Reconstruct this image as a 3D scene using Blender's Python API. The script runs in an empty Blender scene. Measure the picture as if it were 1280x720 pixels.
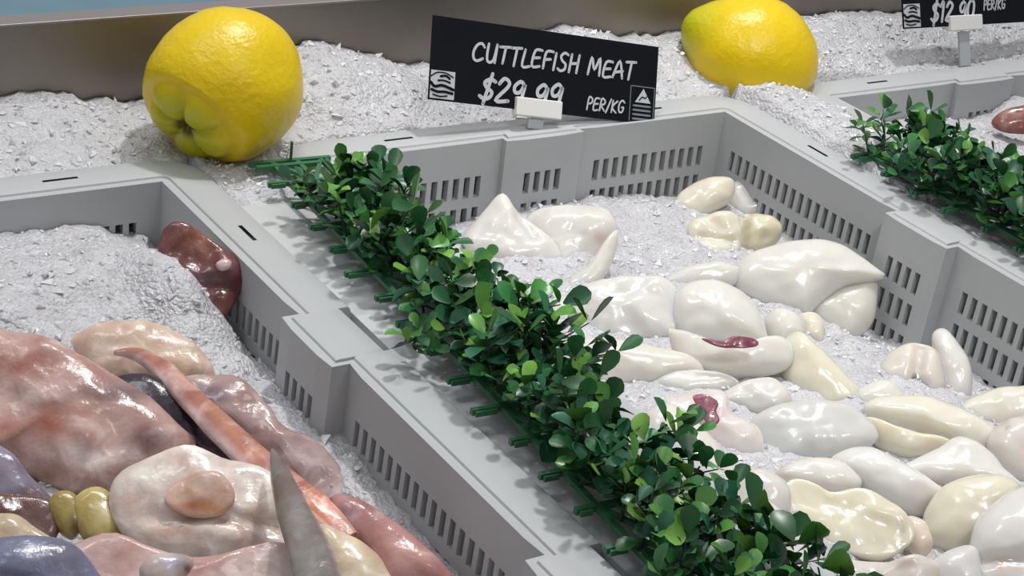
import bpy, math, random
from mathutils import Vector, Matrix, noise
random.seed(7)
SC = bpy.context.scene
COL = SC.collection
V = Vector
# ------------------------------------------------------------------ camera (metres, z = 0 is the rim of the crates)
FPX = 2250.0
CAM = V((-0.66873511, -0.90176912, 0.43323595))
CR = V((0.8335236880511264, -0.5381864808985687, 0.12487422966994903)).normalized()
CF = V((0.5324500627279923, 0.7221976963765467, -0.4415058527917452)).normalized()
CU = CR.cross(CF).normalized()
def ray(px, py): return CR*((px-640)/FPX) - CU*((py-360)/FPX) + CF
def at(px, py, z):
    d = ray(px, py); t = (z-CAM.z)/d.z
    return CAM + d*t
def aty(px, py, y):
    d = ray(px, py); t = (y-CAM.y)/d.y
    return CAM + d*t
def onplane(px, py, C, n):
    d = ray(px, py); t = (C-CAM).dot(n)/d.dot(n)
    return CAM + d*t
def topx(P):
    d = P-CAM; w = d.dot(CF)
    return 640+FPX*d.dot(CR)/w, 360-FPX*d.dot(CU)/w
cd = bpy.data.cameras.new('camera'); co = bpy.data.objects.new('camera', cd); COL.objects.link(co)
cd.sensor_width = 36; cd.lens = 36*FPX/1280; cd.clip_start = .01
M = Matrix((CR, CU, -CF)).transposed().to_4x4(); M.translation = CAM; co.matrix_world = M
SC.camera = co
SC.view_settings.view_transform = 'Standard'
SC.view_settings.look = 'None'
SC.view_settings.exposure = 0.0
SC.cycles.use_denoising = True
SC.cycles.max_bounces = 8
SC.cycles.caustics_reflective = False; SC.cycles.caustics_refractive = False

# ------------------------------------------------------------------ helpers
def lin(c):
    return tuple((x/255/12.92 if x/255 <= .04045 else ((x/255+.055)/1.055)**2.4) for x in c)
def tag(o, label=None, cat=None, group=None, kind=None):
    if label: o['label'] = label
    if cat: o['category'] = cat
    if group: o['group'] = group
    if kind: o['kind'] = kind
    return o
def empty(name, loc, label, cat, group=None):
    o = bpy.data.objects.new(name, None); COL.objects.link(o); o.location = loc; o.empty_display_size = .02
    return tag(o, label, cat, group)
def mesh(name, vs, fs, mats, parent=None, smooth=True, loc=None, fm=None, cols=None):
    """one mesh object; vs in world space, stored relative to its own origin or its parent's"""
    root = parent
    base = V((0, 0, 0))
    p = parent
    while p is not None:
        base = base + V(p.location); p = p.parent
    if loc is None: loc = V((0, 0, 0))
    else: loc = V(loc) - base
    me = bpy.data.meshes.new(name)
    off = base + loc
    me.from_pydata([tuple(V(v)-off) for v in vs], [], fs)
    if not isinstance(mats, (list, tuple)): mats = [mats]
    for m in mats: me.materials.append(m)
    if fm:
        for poly, k in zip(me.polygons, fm): poly.material_index = k
    if smooth is True:
        for poly in me.polygons: poly.use_smooth = True
    elif smooth:
        for poly, s in zip(me.polygons, smooth): poly.use_smooth = bool(s)
    if cols:
        a = me.color_attributes.new('Col', 'FLOAT_COLOR', 'POINT')
        flat = []
        for c in cols: flat += [c[0], c[1], c[2], 1.0]
        a.data.foreach_set('color', flat)
    me.update()
    o = bpy.data.objects.new(name, me); COL.objects.link(o)
    o.location = loc; o.parent = root
    return o
def centre(vs):
    n = len(vs); s = V((0, 0, 0))
    for v in vs: s += V(v)
    return s/n
def basepoint(vs):
    c = centre(vs); c.z = min(V(v).z for v in vs); return c
def boxv(x0, x1, y0, y1, z0, z1, O=None, A=None, B=None, Cc=None):
    vs = []
    for z in (z0, z1):
        for (x, y) in ((x0, y0), (x1, y0), (x1, y1), (x0, y1)):
            vs.append(V((x, y, z)) if O is None else O + A*x + B*y + Cc*z)
    fs = [(0, 3, 2, 1), (4, 5, 6, 7), (0, 1, 5, 4), (1, 2, 6, 5), (2, 3, 7, 6), (3, 0, 4, 7)]
    return vs, fs
def bevel(o, w, seg=2):
    m = o.modifiers.new('bevel', 'BEVEL'); m.width = w; m.segments = seg; m.limit_method = 'ANGLE'
    return o
def nz(p, s, seed=0): return noise.noise(V((p[0]*s+seed*7.3, p[1]*s-seed*3.1, p[2]*s+seed*1.7)))

# ------------------------------------------------------------------ materials
def mat(name, base, rough=.5, metal=0, sss=0, sssr=(.01, .008, .006), coat=0, trans=0, ior=1.45, spec=.5,
        noise_scale=0, noise_amt=0, col2=None, bump=0, bump_scale=200, attr=False, sssscale=.01, detail=3, objrand=0):
    m = bpy.data.materials.new(name); m.use_nodes = True
    nt = m.node_tree; b = nt.nodes['Principled BSDF']; L = nt.links
    b.inputs['Roughness'].default_value = rough; b.inputs['Metallic'].default_value = metal
    b.inputs['Coat Weight'].default_value = coat; b.inputs['Coat Roughness'].default_value = .08
    b.inputs['Transmission Weight'].default_value = trans; b.inputs['IOR'].default_value = ior
    b.inputs['Specular IOR Level'].default_value = spec
    if sss:
        b.inputs['Subsurface Weight'].default_value = sss
        b.inputs['Subsurface Radius'].default_value = sssr
        b.inputs['Subsurface Scale'].default_value = 1.0
    base = tuple(base)+(1,)
    src = None
    tc = nt.nodes.new('ShaderNodeTexCoord')
    if attr:
        at_ = nt.nodes.new('ShaderNodeVertexColor'); at_.layer_name = 'Col'; src = at_.outputs['Color']
    if noise_amt or col2:
        n = nt.nodes.new('ShaderNodeTexNoise'); n.inputs['Scale'].default_value = noise_scale; n.inputs['Detail'].default_value = detail
        L.new(tc.outputs['Object'], n.inputs['Vector'])
        r = nt.nodes.new('ShaderNodeMapRange'); r.inputs[1].default_value = .35; r.inputs[2].default_value = .65
        L.new(n.outputs['Fac'], r.inputs[0])
        mx = nt.nodes.new('ShaderNodeMix'); mx.data_type = 'RGBA'
        if attr:
            mx.blend_type = 'MULTIPLY'
            L.new(src, mx.inputs[6])
        else:
            mx.inputs[6].default_value = base
        mx.inputs[7].default_value = (tuple(col2)+(1,)) if col2 else base
        mu = nt.nodes.new('ShaderNodeMath'); mu.operation = 'MULTIPLY'; mu.inputs[1].default_value = noise_amt
        L.new(r.outputs[0], mu.inputs[0]); L.new(mu.outputs[0], mx.inputs[0])
        src = mx.outputs[2]
    if objrand:
        oi = nt.nodes.new('ShaderNodeObjectInfo')
        hs = nt.nodes.new('ShaderNodeHueSaturation'); 
        mr = nt.nodes.new('ShaderNodeMapRange'); mr.inputs[3].default_value = 1-objrand; mr.inputs[4].default_value = 1+objrand
        L.new(oi.outputs['Random'], mr.inputs[0]); L.new(mr.outputs[0], hs.inputs['Value'])
        if src: L.new(src, hs.inputs['Color'])
        else: hs.inputs['Color'].default_value = base
        src = hs.outputs['Color']
    if src: L.new(src, b.inputs['Base Color'])
    else: b.inputs['Base Color'].default_value = base
    if bump:
        n2 = nt.nodes.new('ShaderNodeTexNoise'); n2.inputs['Scale'].default_value = bump_scale; n2.inputs['Detail'].default_value = 4
        L.new(tc.outputs['Object'], n2.inputs['Vector'])
        bp = nt.nodes.new('ShaderNodeBump'); bp.inputs['Strength'].default_value = bump; bp.inputs['Distance'].default_value = .002
        L.new(n2.outputs['Fac'], bp.inputs['Height']); L.new(bp.outputs['Normal'], b.inputs['Normal'])
    return m
M_crate = mat('grey_plastic', lin((178, 180, 181)), .42, noise_scale=18, noise_amt=.25, col2=lin((165, 166, 168)), bump=.05, bump_scale=90)
M_filler = mat('filler_plastic', lin((196, 198, 200)), .35, noise_scale=12, noise_amt=.6, col2=lin((180, 181, 180)), bump=.25, bump_scale=40)
M_steel = mat('brushed_steel', lin((150, 143, 136)), .38, metal=.75, noise_scale=9, noise_amt=.5, col2=lin((118, 112, 106)), bump=.04, bump_scale=60)
M_steel_edge = mat('steel_edge', lin((150, 144, 142)), .4, metal=.6)
M_blue = mat('blue_ledge', lin((80, 112, 130)), .45, noise_scale=14, noise_amt=.5, col2=lin((104, 126, 134)))
M_ice = mat('packed_ice', lin((202, 202, 206)), .28, sss=.4, sssr=(.004, .004, .0045), noise_scale=60, noise_amt=.6, col2=lin((182, 178, 180)))
def granules(m):
    nt = m.node_tree; L = nt.links; b = nt.nodes['Principled BSDF']
    tc = nt.nodes.new('ShaderNodeTexCoord')
    hs = []
    for sc_, k in ((330, 1.0), (620, .6)):
        v = nt.nodes.new('ShaderNodeTexVoronoi'); v.inputs['Scale'].default_value = sc_; L.new(tc.outputs['Object'], v.inputs['Vector'])
        mu = nt.nodes.new('ShaderNodeMath'); mu.operation = 'MULTIPLY'; mu.inputs[1].default_value = -k; L.new(v.outputs['Distance'], mu.inputs[0]); hs.append(mu)
    ad = nt.nodes.new('ShaderNodeMath'); L.new(hs[0].outputs[0], ad.inputs[0]); L.new(hs[1].outputs[0], ad.inputs[1])
    bp = nt.nodes.new('ShaderNodeBump'); bp.inputs['Strength'].default_value = .55; bp.inputs['Distance'].default_value = .003
    L.new(ad.outputs[0], bp.inputs['Height']); L.new(bp.outputs['Normal'], b.inputs['Normal'])
granules(M_ice)
M_shard = mat('ice_chips', lin((214, 214, 217)), .12, sss=.6, sssr=(.0015, .0015, .0016), ior=1.31, spec=.6)
M_lemon = mat('lemon_skin', lin((232, 205, 20)), .3, sss=.15, sssr=(.006, .004, .001), attr=True, noise_scale=30, noise_amt=.25, col2=(.86, .8, .6), bump=.35, bump_scale=260)
M_meat = mat('white_meat', lin((228, 226, 219)), .2, sss=.6, sssr=(.014, .010, .006), coat=.5, attr=True, noise_scale=45, noise_amt=.22, col2=(.90, .87, .80), bump=.1, bump_scale=110)
M_skin = mat('wet_skin', (.5, .3, .3), .25, sss=.2, sssr=(.006, .003, .003), coat=.35, attr=True, noise_scale=60, noise_amt=.85, col2=(.66, .50, .46), bump=.45, bump_scale=120, detail=9)
def fat_streaks(m):
    nt = m.node_tree; L = nt.links; b = nt.nodes['Principled BSDF']
    src = b.inputs['Base Color'].links[0].from_socket
    tc = nt.nodes.new('ShaderNodeTexCoord'); n = nt.nodes.new('ShaderNodeTexNoise')
    n.inputs['Scale'].default_value = 38; n.inputs['Detail'].default_value = 8; n.inputs['Distortion'].default_value = 1.6
    L.new(tc.outputs['Object'], n.inputs['Vector'])
    r = nt.nodes.new('ShaderNodeMapRange'); r.inputs[1].default_value = .52; r.inputs[2].default_value = .70; r.inputs[4].default_value = .55
    L.new(n.outputs['Fac'], r.inputs[0])
    hs = nt.nodes.new('ShaderNodeHueSaturation'); hs.inputs['Saturation'].default_value = .45; hs.inputs['Value'].default_value = 1.7
    L.new(src, hs.inputs['Color'])
    mx = nt.nodes.new('ShaderNodeMix'); mx.data_type = 'RGBA'
    L.new(r.outputs[0], mx.inputs[0]); L.new(src, mx.inputs[6]); L.new(hs.outputs['Color'], mx.inputs[7])
    L.new(mx.outputs[2], b.inputs['Base Color'])
fat_streaks(M_skin)
M_leaf = mat('leaf_plastic', (.03, .12, .03), .32, attr=True, noise_scale=120, noise_amt=.4, col2=(.5, .6, .55), spec=.5, objrand=.25)
M_stem = mat('stem_plastic', lin((40, 62, 46)), .5)
M_mat = mat('lattice_plastic', lin((52, 104, 70)), .42)
M_board = mat('black_board', lin((9, 12, 20)), .6, noise_scale=30, noise_amt=.4, col2=lin((12, 15, 22)), spec=.2)
M_chalk = mat('white_lettering', lin((190, 192, 196)), .7)
M_grey = mat('grey_print', lin((120, 126, 130)), .7)
M_clip = mat('white_clip', lin((228, 226, 222)), .4)
M_post = mat('clear_post', lin((205, 208, 210)), .2, trans=.3)

# ------------------------------------------------------------------ the setting
def slab(name, x0, x1, y0, y1, z0, z1, m, kind='structure', bev=0):
    vs, fs = boxv(x0, x1, y0, y1, z0, z1)
    o = mesh(name, vs, fs, m, smooth=False); o['kind'] = kind
    if bev: bevel(o, bev)
    return o
slab('floor', -1.6, 1.8, -1.2, .112, -.20, -.135, M_steel)
slab('wall_back', -1.6, 1.8, .112, .118, -.135, .057, M_steel)
slab('trim_1', -1.6, 1.8, .1105, .127, .057, .0588, M_steel_edge, bev=.0006)
slab('trim_2', -1.6, 1.8, .1285, .9, .0, .0572, M_blue)
# little notches of sealant along the lip
# ------------------------------------------------------------------ crates
HW = .162
def crate(cx, label):
    t = empty('fish_crate', (cx, -.322, -.125), label, 'crate', None)
    LB, SB, LL, SS = .1365, .051, .185, .044
    length = 3*LL+2*SS
    segs = []   # (start, dir, normal inward, list of (len, inset, kind))
    back = [(LB, 0, 'L'), (SB, .005, 'S'), (LB, 0, 'L')]
    side = [(LL, 0, 'L'), (SS, .010, 'S'), (LL, 0, 'L'), (SS, .010, 'S'), (LL, 0, 'L')]
    walls = [(V((cx-HW, 0, 0)), V((1, 0, 0)), back), (V((cx+HW, 0, 0)), V((0, -1, 0)), side),
             (V((cx+HW, -length, 0)), V((-1, 0, 0)), back), (V((cx-HW, -length, 0)), V((0, 1, 0)), side)]
    pts = []    # (pos, inward normal, flags of the strip that STARTS here: slot, rimslit)
    rc = .0045
    for wi, (o, d, pl) in enumerate(walls):
        inw = V((d.y, -d.x, 0))
        tot = sum(p[0] for p in pl)
        s = 0.0
        for k, (ln, ins, kind) in enumerate(pl):
            brk = []
            n = 4 if kind == 'S' else int((ln-.032)/.0083)
            w = .0046; pitch = .0083
            m0 = s + (ln-(n-1)*pitch-w)/2
            a, b = s, s+ln
            if kind == 'S': a, b = s-.002, s+ln+.002
            else:
                if k > 0: a = s+.002
                if k < len(pl)-1: b = s+ln-.002
            if k == 0: a = rc
            if k == len(pl)-1: b = tot-rc
            brk.append((a, False))
            for q in range(n):
                brk.append((m0+q*pitch, True)); brk.append((m0+q*pitch+w, False))
            brk.append((b, False))
            for (u, slot) in brk:
                pts.append((o+d*u, inw, ins, slot, u, tot, wi))
            s += ln
        # corner arc
        o2, d2, _ = walls[(wi+1) % 4]
        c = o+d*(tot-rc)+inw*rc
        inw2 = V((d2.y, -d2.x, 0))
        for q in range(1, 4):
            a = q/4*math.pi/2
            nn = (inw*math.cos(a)+inw2*math.sin(a))
            pts.append((c-nn*rc, nn, 0, False, -1, tot, wi))
    N = len(pts)
    zs = [-.0015, -.012, -.0255, -.0405, -.0475, -.0625, -.0695, -.0845, -.095, -.108, -.125]
    rows = {2, 4, 6}
    vs, fs = [], []
    for z in zs:
        for p in pts:
            vs.append(p[0]+p[1]*(p[2]+.03*(-z))+V((0, 0, z)))
    for r in range(len(zs)-1):
        for i in range(N):
            if r in rows and pts[i][3]: continue
            j = (i+1) % N
            fs.append((r*N+i, r*N+j, (r+1)*N+j, (r+1)*N+i))
    sh = mesh('slotted_wall', vs, fs, M_crate, t, smooth=False)
    so = sh.modifiers.new('solid', 'SOLIDIFY'); so.thickness = .0050; so.offset = -1
    # rim flange: rounded inner edge, flat top with a slit near every corner, down-turned lip
    prof = [(0.0, -.0015), (.0006, -.0004), (.0018, 0), (.0100, 0), (.0125, 0), (.0225, 0), (.0240, -.0012), (.0248, -.004), (.0250, -.012)]
    vs, fs = [], []
    pr = []
    for i, p in enumerate(pts):
        pr.append(p)
        if p[4] >= 0 and i+1 < N and pts[i+1][4] >= 0 and pts[i+1][6] == p[6]:
            ends = [(.076, .096), (p[5]-.096, p[5]-.076)] if p[6] in (1, 3) else [(.050, .071), (p[5]-.071, p[5]-.050)]
            u0, u1 = p[4], pts[i+1][4]
            for e in ends:
                for x in e:
                    if u0 < x < u1:
                        f = (x-u0)/(u1-u0); q = pts[i+1]
                        pr.append((p[0].lerp(q[0], f), p[1], p[2]+(q[2]-p[2])*f, False, x, p[5], p[6]))
    Nr = len(pr)
    for i, (dx, dz) in enumerate(prof):
        for p in pr:
            k = 1.0 if i < 4 else .55
            vs.append(p[0]+p[1]*(p[2]*k-dx)+V((0, 0, dz)))
    for r in range(len(prof)-1):
        for i in range(Nr):
            j = (i+1) % Nr
            if r == 3 and pr[i][4] >= 0:
                u = (pr[i][4]+pr[j][4])/2; T = pr[i][5]
                e = [(.076, .096), (T-.096, T-.076)] if pr[i][6] in (1, 3) else [(.050, .071), (T-.071, T-.050)]
                if pr[j][6] == pr[i][6] and pr[j][4] >= 0 and any(a-1e-6 <= u <= b+1e-6 for a, b in e): continue
            fs.append((r*Nr+i, (r+1)*Nr+i, (r+1)*Nr+j, r*Nr+j))
    rim = mesh('rim', vs, fs, M_crate, t, smooth=True)
    rim.data.shade_smooth() if hasattr(rim.data, 'shade_smooth') else None
    rm = rim.modifiers.new('es', 'EDGE_SPLIT'); rm.split_angle = math.radians(40)
    vs, fs = boxv(cx-HW+.002, cx+HW-.002, -length+.002, -.002, -.128, -.125)
    mesh('base', vs, fs, M_crate, t, smooth=False)
    return t
CX = (-.427, .0, .4225)
crate(CX[0], 'grey slotted plastic crate at left holding ice and whole pink cuttlefish')
crate(CX[1], 'grey slotted plastic crate in the middle filled with white cuttlefish meat')
crate(CX[2], 'grey slotted plastic crate at far right, mostly hidden behind the small hedge strip')

def filler(x0, x1, y0, y1, z, name, label):
    nx, ny = 6, 60; vs, fs = [], []
    for j in range(ny+1):
        for i in range(nx+1):
            x = x0+(x1-x0)*i/nx; y = y0+(y1-y0)*j/ny
            vs.append(V((x, y, z+.002*nz((x, y, 0), 25)-.002*abs(i/nx-.5))))
    for j in range(ny):
        for i in range(nx):
            a = j*(nx+1)+i; fs.append((a, a+1, a+nx+2, a+nx+1))
    rim_ = [i for i in range(nx+1)]+[j*(nx+1)+nx for j in range(1, ny+1)]+[ny*(nx+1)+i for i in range(nx-1, -1, -1)]+[j*(nx+1) for j in range(ny-1, 0, -1)]
    k = len(vs)
    for i in rim_: vs.append(V((vs[i].x, vs[i].y, -.0155)))
    for i in range(len(rim_)):
        q = (i+1) % len(rim_); fs.append((rim_[q], rim_[i], k+i, k+q))
    bv, bf = boxv(x0-.0195, x1+.0195, y0, y1, -.124, -.0150)      # hidden pale box below the rims, added so the crate slots look lighter
    k = len(vs); vs += bv; fs += [tuple(k+i for i in f) for f in bf]
    o = mesh(name, vs, fs, M_filler, loc=(x0, y0, z), smooth=False)
    return tag(o, label, 'divider')
filler(CX[0]+HW+.0262, CX[1]-HW-.0262, -.64, -.004, -.004, 'divider_strip', 'smooth grey strip between left and middle crates under the long hedge')
filler(CX[1]+HW+.0262, CX[2]-HW-.0262, -.64, -.10, -.004, 'divider_strip', 'smooth grey strip between middle and right crates under the short hedge')

# ------------------------------------------------------------------ crushed ice
def shard(vs, fs, fm, sm, P, s):
    rot = Matrix.Rotation(random.uniform(0, 6.28), 3, V((random.gauss(0, 1), random.gauss(0, 1), random.gauss(0, 1))).normalized())
    k = len(vs); smo = 0
    sx, sy, sz = s*random.uniform(.6, 1.4), s*random.uniform(.5, 1.1), s*random.uniform(.3, .8)
    for (x, y, z) in ((1, 0, 0), (.2, 1, .1), (-1, .2, 0), (-.1, -1, .1), (.3, .2, 1), (-.2, -.1, -1)):
        vs.append(P + rot @ V((x*sx*random.uniform(.7, 1.2), y*sy*random.uniform(.7, 1.2), z*sz)))
    for f in ((0, 1, 4), (1, 2, 4), (2, 3, 4), (3, 0, 4), (1, 0, 5), (2, 1, 5), (3, 2, 5), (0, 3, 5)):
        fs.append(tuple(k+i for i in f)); fm.append(1); sm.append(smo)
def icefield(patches, name, label):
    """patches: (x0, x1, y0, y1, step, height fn, shard count, keep fn)"""
    vs, fs, fm, sm = [], [], [], []
    for (x0, x1, y0, y1, st, hf, ns, sz) in patches:
        nx = max(2, int((x1-x0)/st)); ny = max(2, int((y1-y0)/st)); k = len(vs)
        def H(x, y):
            z = hf(x, y)
            return z + .0035*nz((x, y, 0), 55, 1)+.0028*nz((x, y, 0), 130, 2)+.0016*nz((x, y, 0), 300, 3)
        for j in range(ny+1):
            for i in range(nx+1):
                x = x0+(x1-x0)*i/nx; y = y0+(y1-y0)*j/ny
                vs.append(V((x, y, H(x, y))))
        for j in range(ny):
            for i in range(nx):
                a = k+j*(nx+1)+i; fs.append((a, a+1, a+nx+2, a+nx+1)); fm.append(0); sm.append(1)
        ring = [(i, 0) for i in range(nx)]+[(nx, j) for j in range(ny)]+[(i, ny) for i in range(nx, 0, -1)]+[(0, j) for j in range(ny, 0, -1)]
        kk = len(vs)
        for (i, j) in ring:
            p = vs[k+j*(nx+1)+i]; vs.append(V((p.x, p.y, -.124)))
        for q in range(len(ring)):
            q2 = (q+1) % len(ring); a = k+ring[q][1]*(nx+1)+ring[q][0]; b = k+ring[q2][1]*(nx+1)+ring[q2][0]
            fs.append((a, kk+q, kk+q2, b)); fm.append(0); sm.append(1)
        for q in range(ns):
            x = random.uniform(x0+.004, x1-.004); y = random.uniform(y0+.004, y1-.004)
            s = sz*random.choice((.5, .7, .8, 1, 1.3))
            shard(vs, fs, fm, sm, V((x, y, H(x, y)+s*random.uniform(-.45, .0))), s)
    o = mesh(name, vs, fs, [M_ice, M_shard], smooth=sm, fm=fm, loc=(patches[0][0], patches[0][2], -.06))
    return tag(o, label, 'ice', None, 'stuff')
def sstep(a, b, x):
    t = max(0, min(1, (x-a)/(b-a))); return t*t*(3-2*t)
def bump2(x, y, cx, cy, rx, ry): return math.exp(-((x-cx)/rx)**2-((y-cy)/ry)**2)
def bed(x, y):
    t = sstep(.024, .10, y)
    zb = .014 - .012*bump2(x, 0, -.235, 0, .05, 1) + .018*bump2(x, 0, -.12, 0, .045, 1) + .012*bump2(x, 0, .085, 0, .05, 1) - .006*bump2(x, 0, -.02, 0, .03, 1) + .006*bump2(x, 0, .36, 0, .06, 1)
    z = -.004+t*(zb+.004)
    z += .012*bump2(x, y, .215, .03, .035, .03) + .008*bump2(x, y, -.12, .05, .05, .03) + .018*bump2(x, y, .27, .055, .06, .035)
    return z
def gapBC(x, y): return .006 - .012*sstep(-.10, -.20, y) + .006*bump2(x, y, .21, -.02, .02, .06)
def gapAB(x, y): return -.001 - .012*sstep(-.02, -.085, y)
icefield([(-.80, .82, .0262, .1115, .0045, bed, 3800, .0030), (-.80, .82, .0075, .0265, .006, lambda x, y: -.0185, 0, .002),
          (CX[1]+HW+.0255, CX[2]-HW-.0255, -.20, .0262, .004, gapBC, 380, .0028),
          (CX[0]+HW+.0255, CX[1]-HW-.0255, -.10, .0262, .004, gapAB, 220, .0026)],
         'crushed_ice', 'white crushed ice bed behind the crates along the steel back panel')
def iceA(x, y):
    z = -.047
    z += .040*bump2(x, y, -.40, -.075, .10, .085) + .014*bump2(x, y, -.32, -.07, .035, .08)
    z += .012*bump2(x, y, -.30, -.24, .03, .05) + .022*bump2(x, y, -.304, -.115, .018, .05) + .006*sstep(-.03, -.004, y)
    z -= .012*sstep(-.285, -.265, x)*sstep(-.2, -.1, y)
    z -= .03*sstep(-.22, -.30, y)*sstep(-.285, -.31, x)
    return z
icefield([(CX[0]-HW+.005, CX[0]+HW-.004, -.636, -.004, .004, iceA, 4200, .0030)], 'crushed_ice', 'heap of crushed ice inside the left crate around the pink cuttlefish')
def iceB(x, y):
    z = -.058 - .022*sstep(.08, .14, x)*sstep(-.08, -.16, y)
    z += .008*sstep(-.18, -.26, y) + .040*bump2(x, y, -.145, -.40, .045, .09)
    z += .010*bump2(x, y, .03, -.03, .08, .03) - .010*sstep(-.04, 0, y)*sstep(.05, .15, x)
    z += .007*bump2(x, y, -.03, -.10, .09, .06)+.005*bump2(x, y, .09, -.09, .03, .05)
    return z
icefield([(-HW+.005, HW-.004, -.636, -.004, .004, iceB, 3200, .0030)], 'crushed_ice', 'crushed ice inside the middle crate beneath the white cuttlefish meat')
def iceC(x, y): return -.030 + .010*bump2(x, y, .33, -.05, .06, .05) + .012*bump2(x, y, .46, -.02, .03, .03)
icefield([(CX[2]-HW+.005, CX[2]+HW-.004, -.636, -.004, .005, iceC, 1500, .003)], 'crushed_ice', 'crushed ice inside the far right crate behind the short hedge')

# ------------------------------------------------------------------ lemons
def lemon(name, C, axis, R, Lh, label, lobes, green, squash=1.0):
    axis = axis.normalized(); a1 = axis.cross(V((0, 0, 1))).normalized(); a2 = a1.cross(axis)
    NU, NV = 64, 48; vs, fs, cols = [], [], []
    base = V((C.x, C.y, C.z-R))
    for j in range(NV+1):
        u = j/NV; th = math.pi*u
        for i in range(NU):
            ph = 2*math.pi*i/NU
            r = math.sin(th)**.92*R; h = -math.cos(th)*Lh          # h=-Lh..Lh ; +Lh is the tip
            r *= 1+.03*math.sin(2*ph+1)+.02*math.sin(3*ph+th*2)
            if lobes and u > .74:
                # shouldered knob cut into lobes around a dark pit
                w = (u-.74)/.26                      # 0 at the shoulder groove, 1 in the pit
                lob = abs(math.cos(ph*lobes/2+.4))
                lobe = (1-(1-lob)**2)
                r0 = math.sin(math.pi*.74)**.92*R
                prof = [(0, 1.0, 0), (.12, .87, .015), (.22, .83, .065), (.40, .76, .13), (.60, .62, .18), (.78, .38, .19), (.90, .17, .14), (1.0, .0, .02)]
                for q in range(len(prof)-1):
                    if prof[q][0] <= w <= prof[q+1][0]: break
                f = (w-prof[q][0])/(prof[q+1][0]-prof[q][0]); f = f*f*(3-2*f)*.5+f*.5
                k_ = sstep(0, .3, w)*(1-sstep(.88, 1, w))
                r = r0*(prof[q][1]+(prof[q+1][1]-prof[q][1])*f)*(1-.18*k_*(1-lobe))
                h = -math.cos(math.pi*.74)*Lh + Lh*(prof[q][2]+(prof[q+1][2]-prof[q][2])*f)*(1-.60*k_*(1-lobe))
            elif not lobes and u > .8:
                w = (u-.8)/.2
                h += Lh*.16*sstep(0, 1, w)
            if u < .1: h += Lh*.05*(1-u/.1)
            P = C+axis*h+(a1*math.cos(ph)+a2*math.sin(ph))*r
            P += (P-C).normalized()*(.0012*nz(P, 40)+.0004*nz(P, 160))
            P.z = C.z+(P.z-C.z)*squash
            vs.append(P)
            y = V(lin((226, 194, 8))); g = V(lin((172, 182, 26))); d = V(lin((92, 74, 20)))
            c = y
            k = 0
            if lobes: k = .7*sstep(.74, .92, u)
            if green: k = max(k, green*sstep(.72, .98, u))
            c = c.lerp(g, min(1, k))
            if lobes:
                c = c.lerp(d, .95*sstep(.958, .975, u))
            cols.append(tuple(c))
    for j in range(NV):
        for i in range(NU):
            i2 = (i+1) % NU
            fs.append((j*NU+i, j*NU+i2, (j+1)*NU+i2, (j+1)*NU+i))
    o = mesh(name, vs, fs, M_lemon, loc=base, cols=cols)
    return tag(o, label, 'lemon')
C1 = aty(280, 106, .034)
lemon('lemon', C1, CR*-.50+CU*-.70+CF*-.55, .0455, .0500, 'big yellow lemon with knobbly lobed tip beside the left crate corner', 5, 0)
C2 = aty(940, 70, .050)
lemon('lemon', C2, (CR*-.86+CU*.42-CF*.18), .0455, .0500, 'smooth yellow lemon with greenish end on ice right of the price sign', 0, .8)

# ------------------------------------------------------------------ price signs
G = {'C': (.8, [[(.74, .80), (.55, .98), (.28, .88), (.10, .50), (.16, .12), (.40, .0), (.72, .16)]]),
     'U': (.72, [[(.08, 1), (.06, .4), (.14, .05), (.34, 0), (.52, .2), (.62, 1)], [(.62, 1), (.60, 0)]]),
     'T': (.62, [[(.0, .95), (.66, 1)], [(.36, .98), (.28, 0)]]),
     'L': (.55, [[(.18, 1), (.10, .03), (.58, .06)]]),
     'E': (.62, [[(.62, .98), (.18, .92), (.08, .04), (.58, .06)], [(.14, .50), (.52, .55)]]),
     'F': (.58, [[(.64, 1), (.18, .93), (.10, 0)], [(.15, .50), (.52, .56)]]),
     'I': (.26, [[(.16, 1), (.10, 0)]]),
     'S': (.60, [[(.60, .92), (.36, 1), (.14, .80), (.26, .56), (.50, .38), (.46, .10), (.22, 0), (.02, .10)]]),
     'H': (.70, [[(.14, 1), (.08, 0)], [(.64, 1), (.58, 0)], [(.11, .48), (.62, .54)]]),
     ' ': (.40, []),
     'M': (.92, [[(.06, 0), (.20, 1), (.46, .30), (.76, 1), (.84, 0)]]),
     'A': (.74, [[(.02, 0), (.38, 1), (.68, 0)], [(.08, .28), (.66, .42)]]),
     'P': (.60, [[(.08, 0), (.16, 1), (.46, .98), (.58, .78), (.46, .56), (.14, .48)]]),
     'R': (.64, [[(.06, 0), (.14, 1), (.44, .98), (.56, .78), (.44, .56), (.14, .50), (.58, 0)]]),
     'K': (.64, [[(.14, 1), (.08, 0)], [(.62, 1), (.12, .44), (.60, 0)]]),
     'G': (.72, [[(.68, .84), (.46, 1), (.18, .80), (.10, .36), (.24, .04), (.52, .04), (.64, .42), (.42, .42)]]),
     '/': (.44, [[(.02, -.05), (.44, 1.05)]]),
     '$': (.62, [[(.60, .84), (.36, .92), (.12, .76), (.26, .54), (.52, .38), (.46, .14), (.22, .06), (.0, .16)], [(.40, 1.16), (.22, -.16)]]),
     '2': (.62, [[(.08, .76), (.26, 1), (.50, .90), (.50, .66), (.04, .03), (.62, .06)]]),
     '9': (.60, [[(.54, .82), (.34, 1), (.10, .76), (.16, .48), (.40, .52), (.56, .88), (.50, 0)]]),
     '1': (.36, [[(.02, .76), (.24, 1), (.18, 0)]]),
     '0': (.62, [[(.36, 1), (.10, .74), (.08, .22), (.28, 0), (.52, .26), (.56, .76), (.36, 1)]]),
     '.': (.30, [[(.10, .02), (.18, .06)]])}
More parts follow.
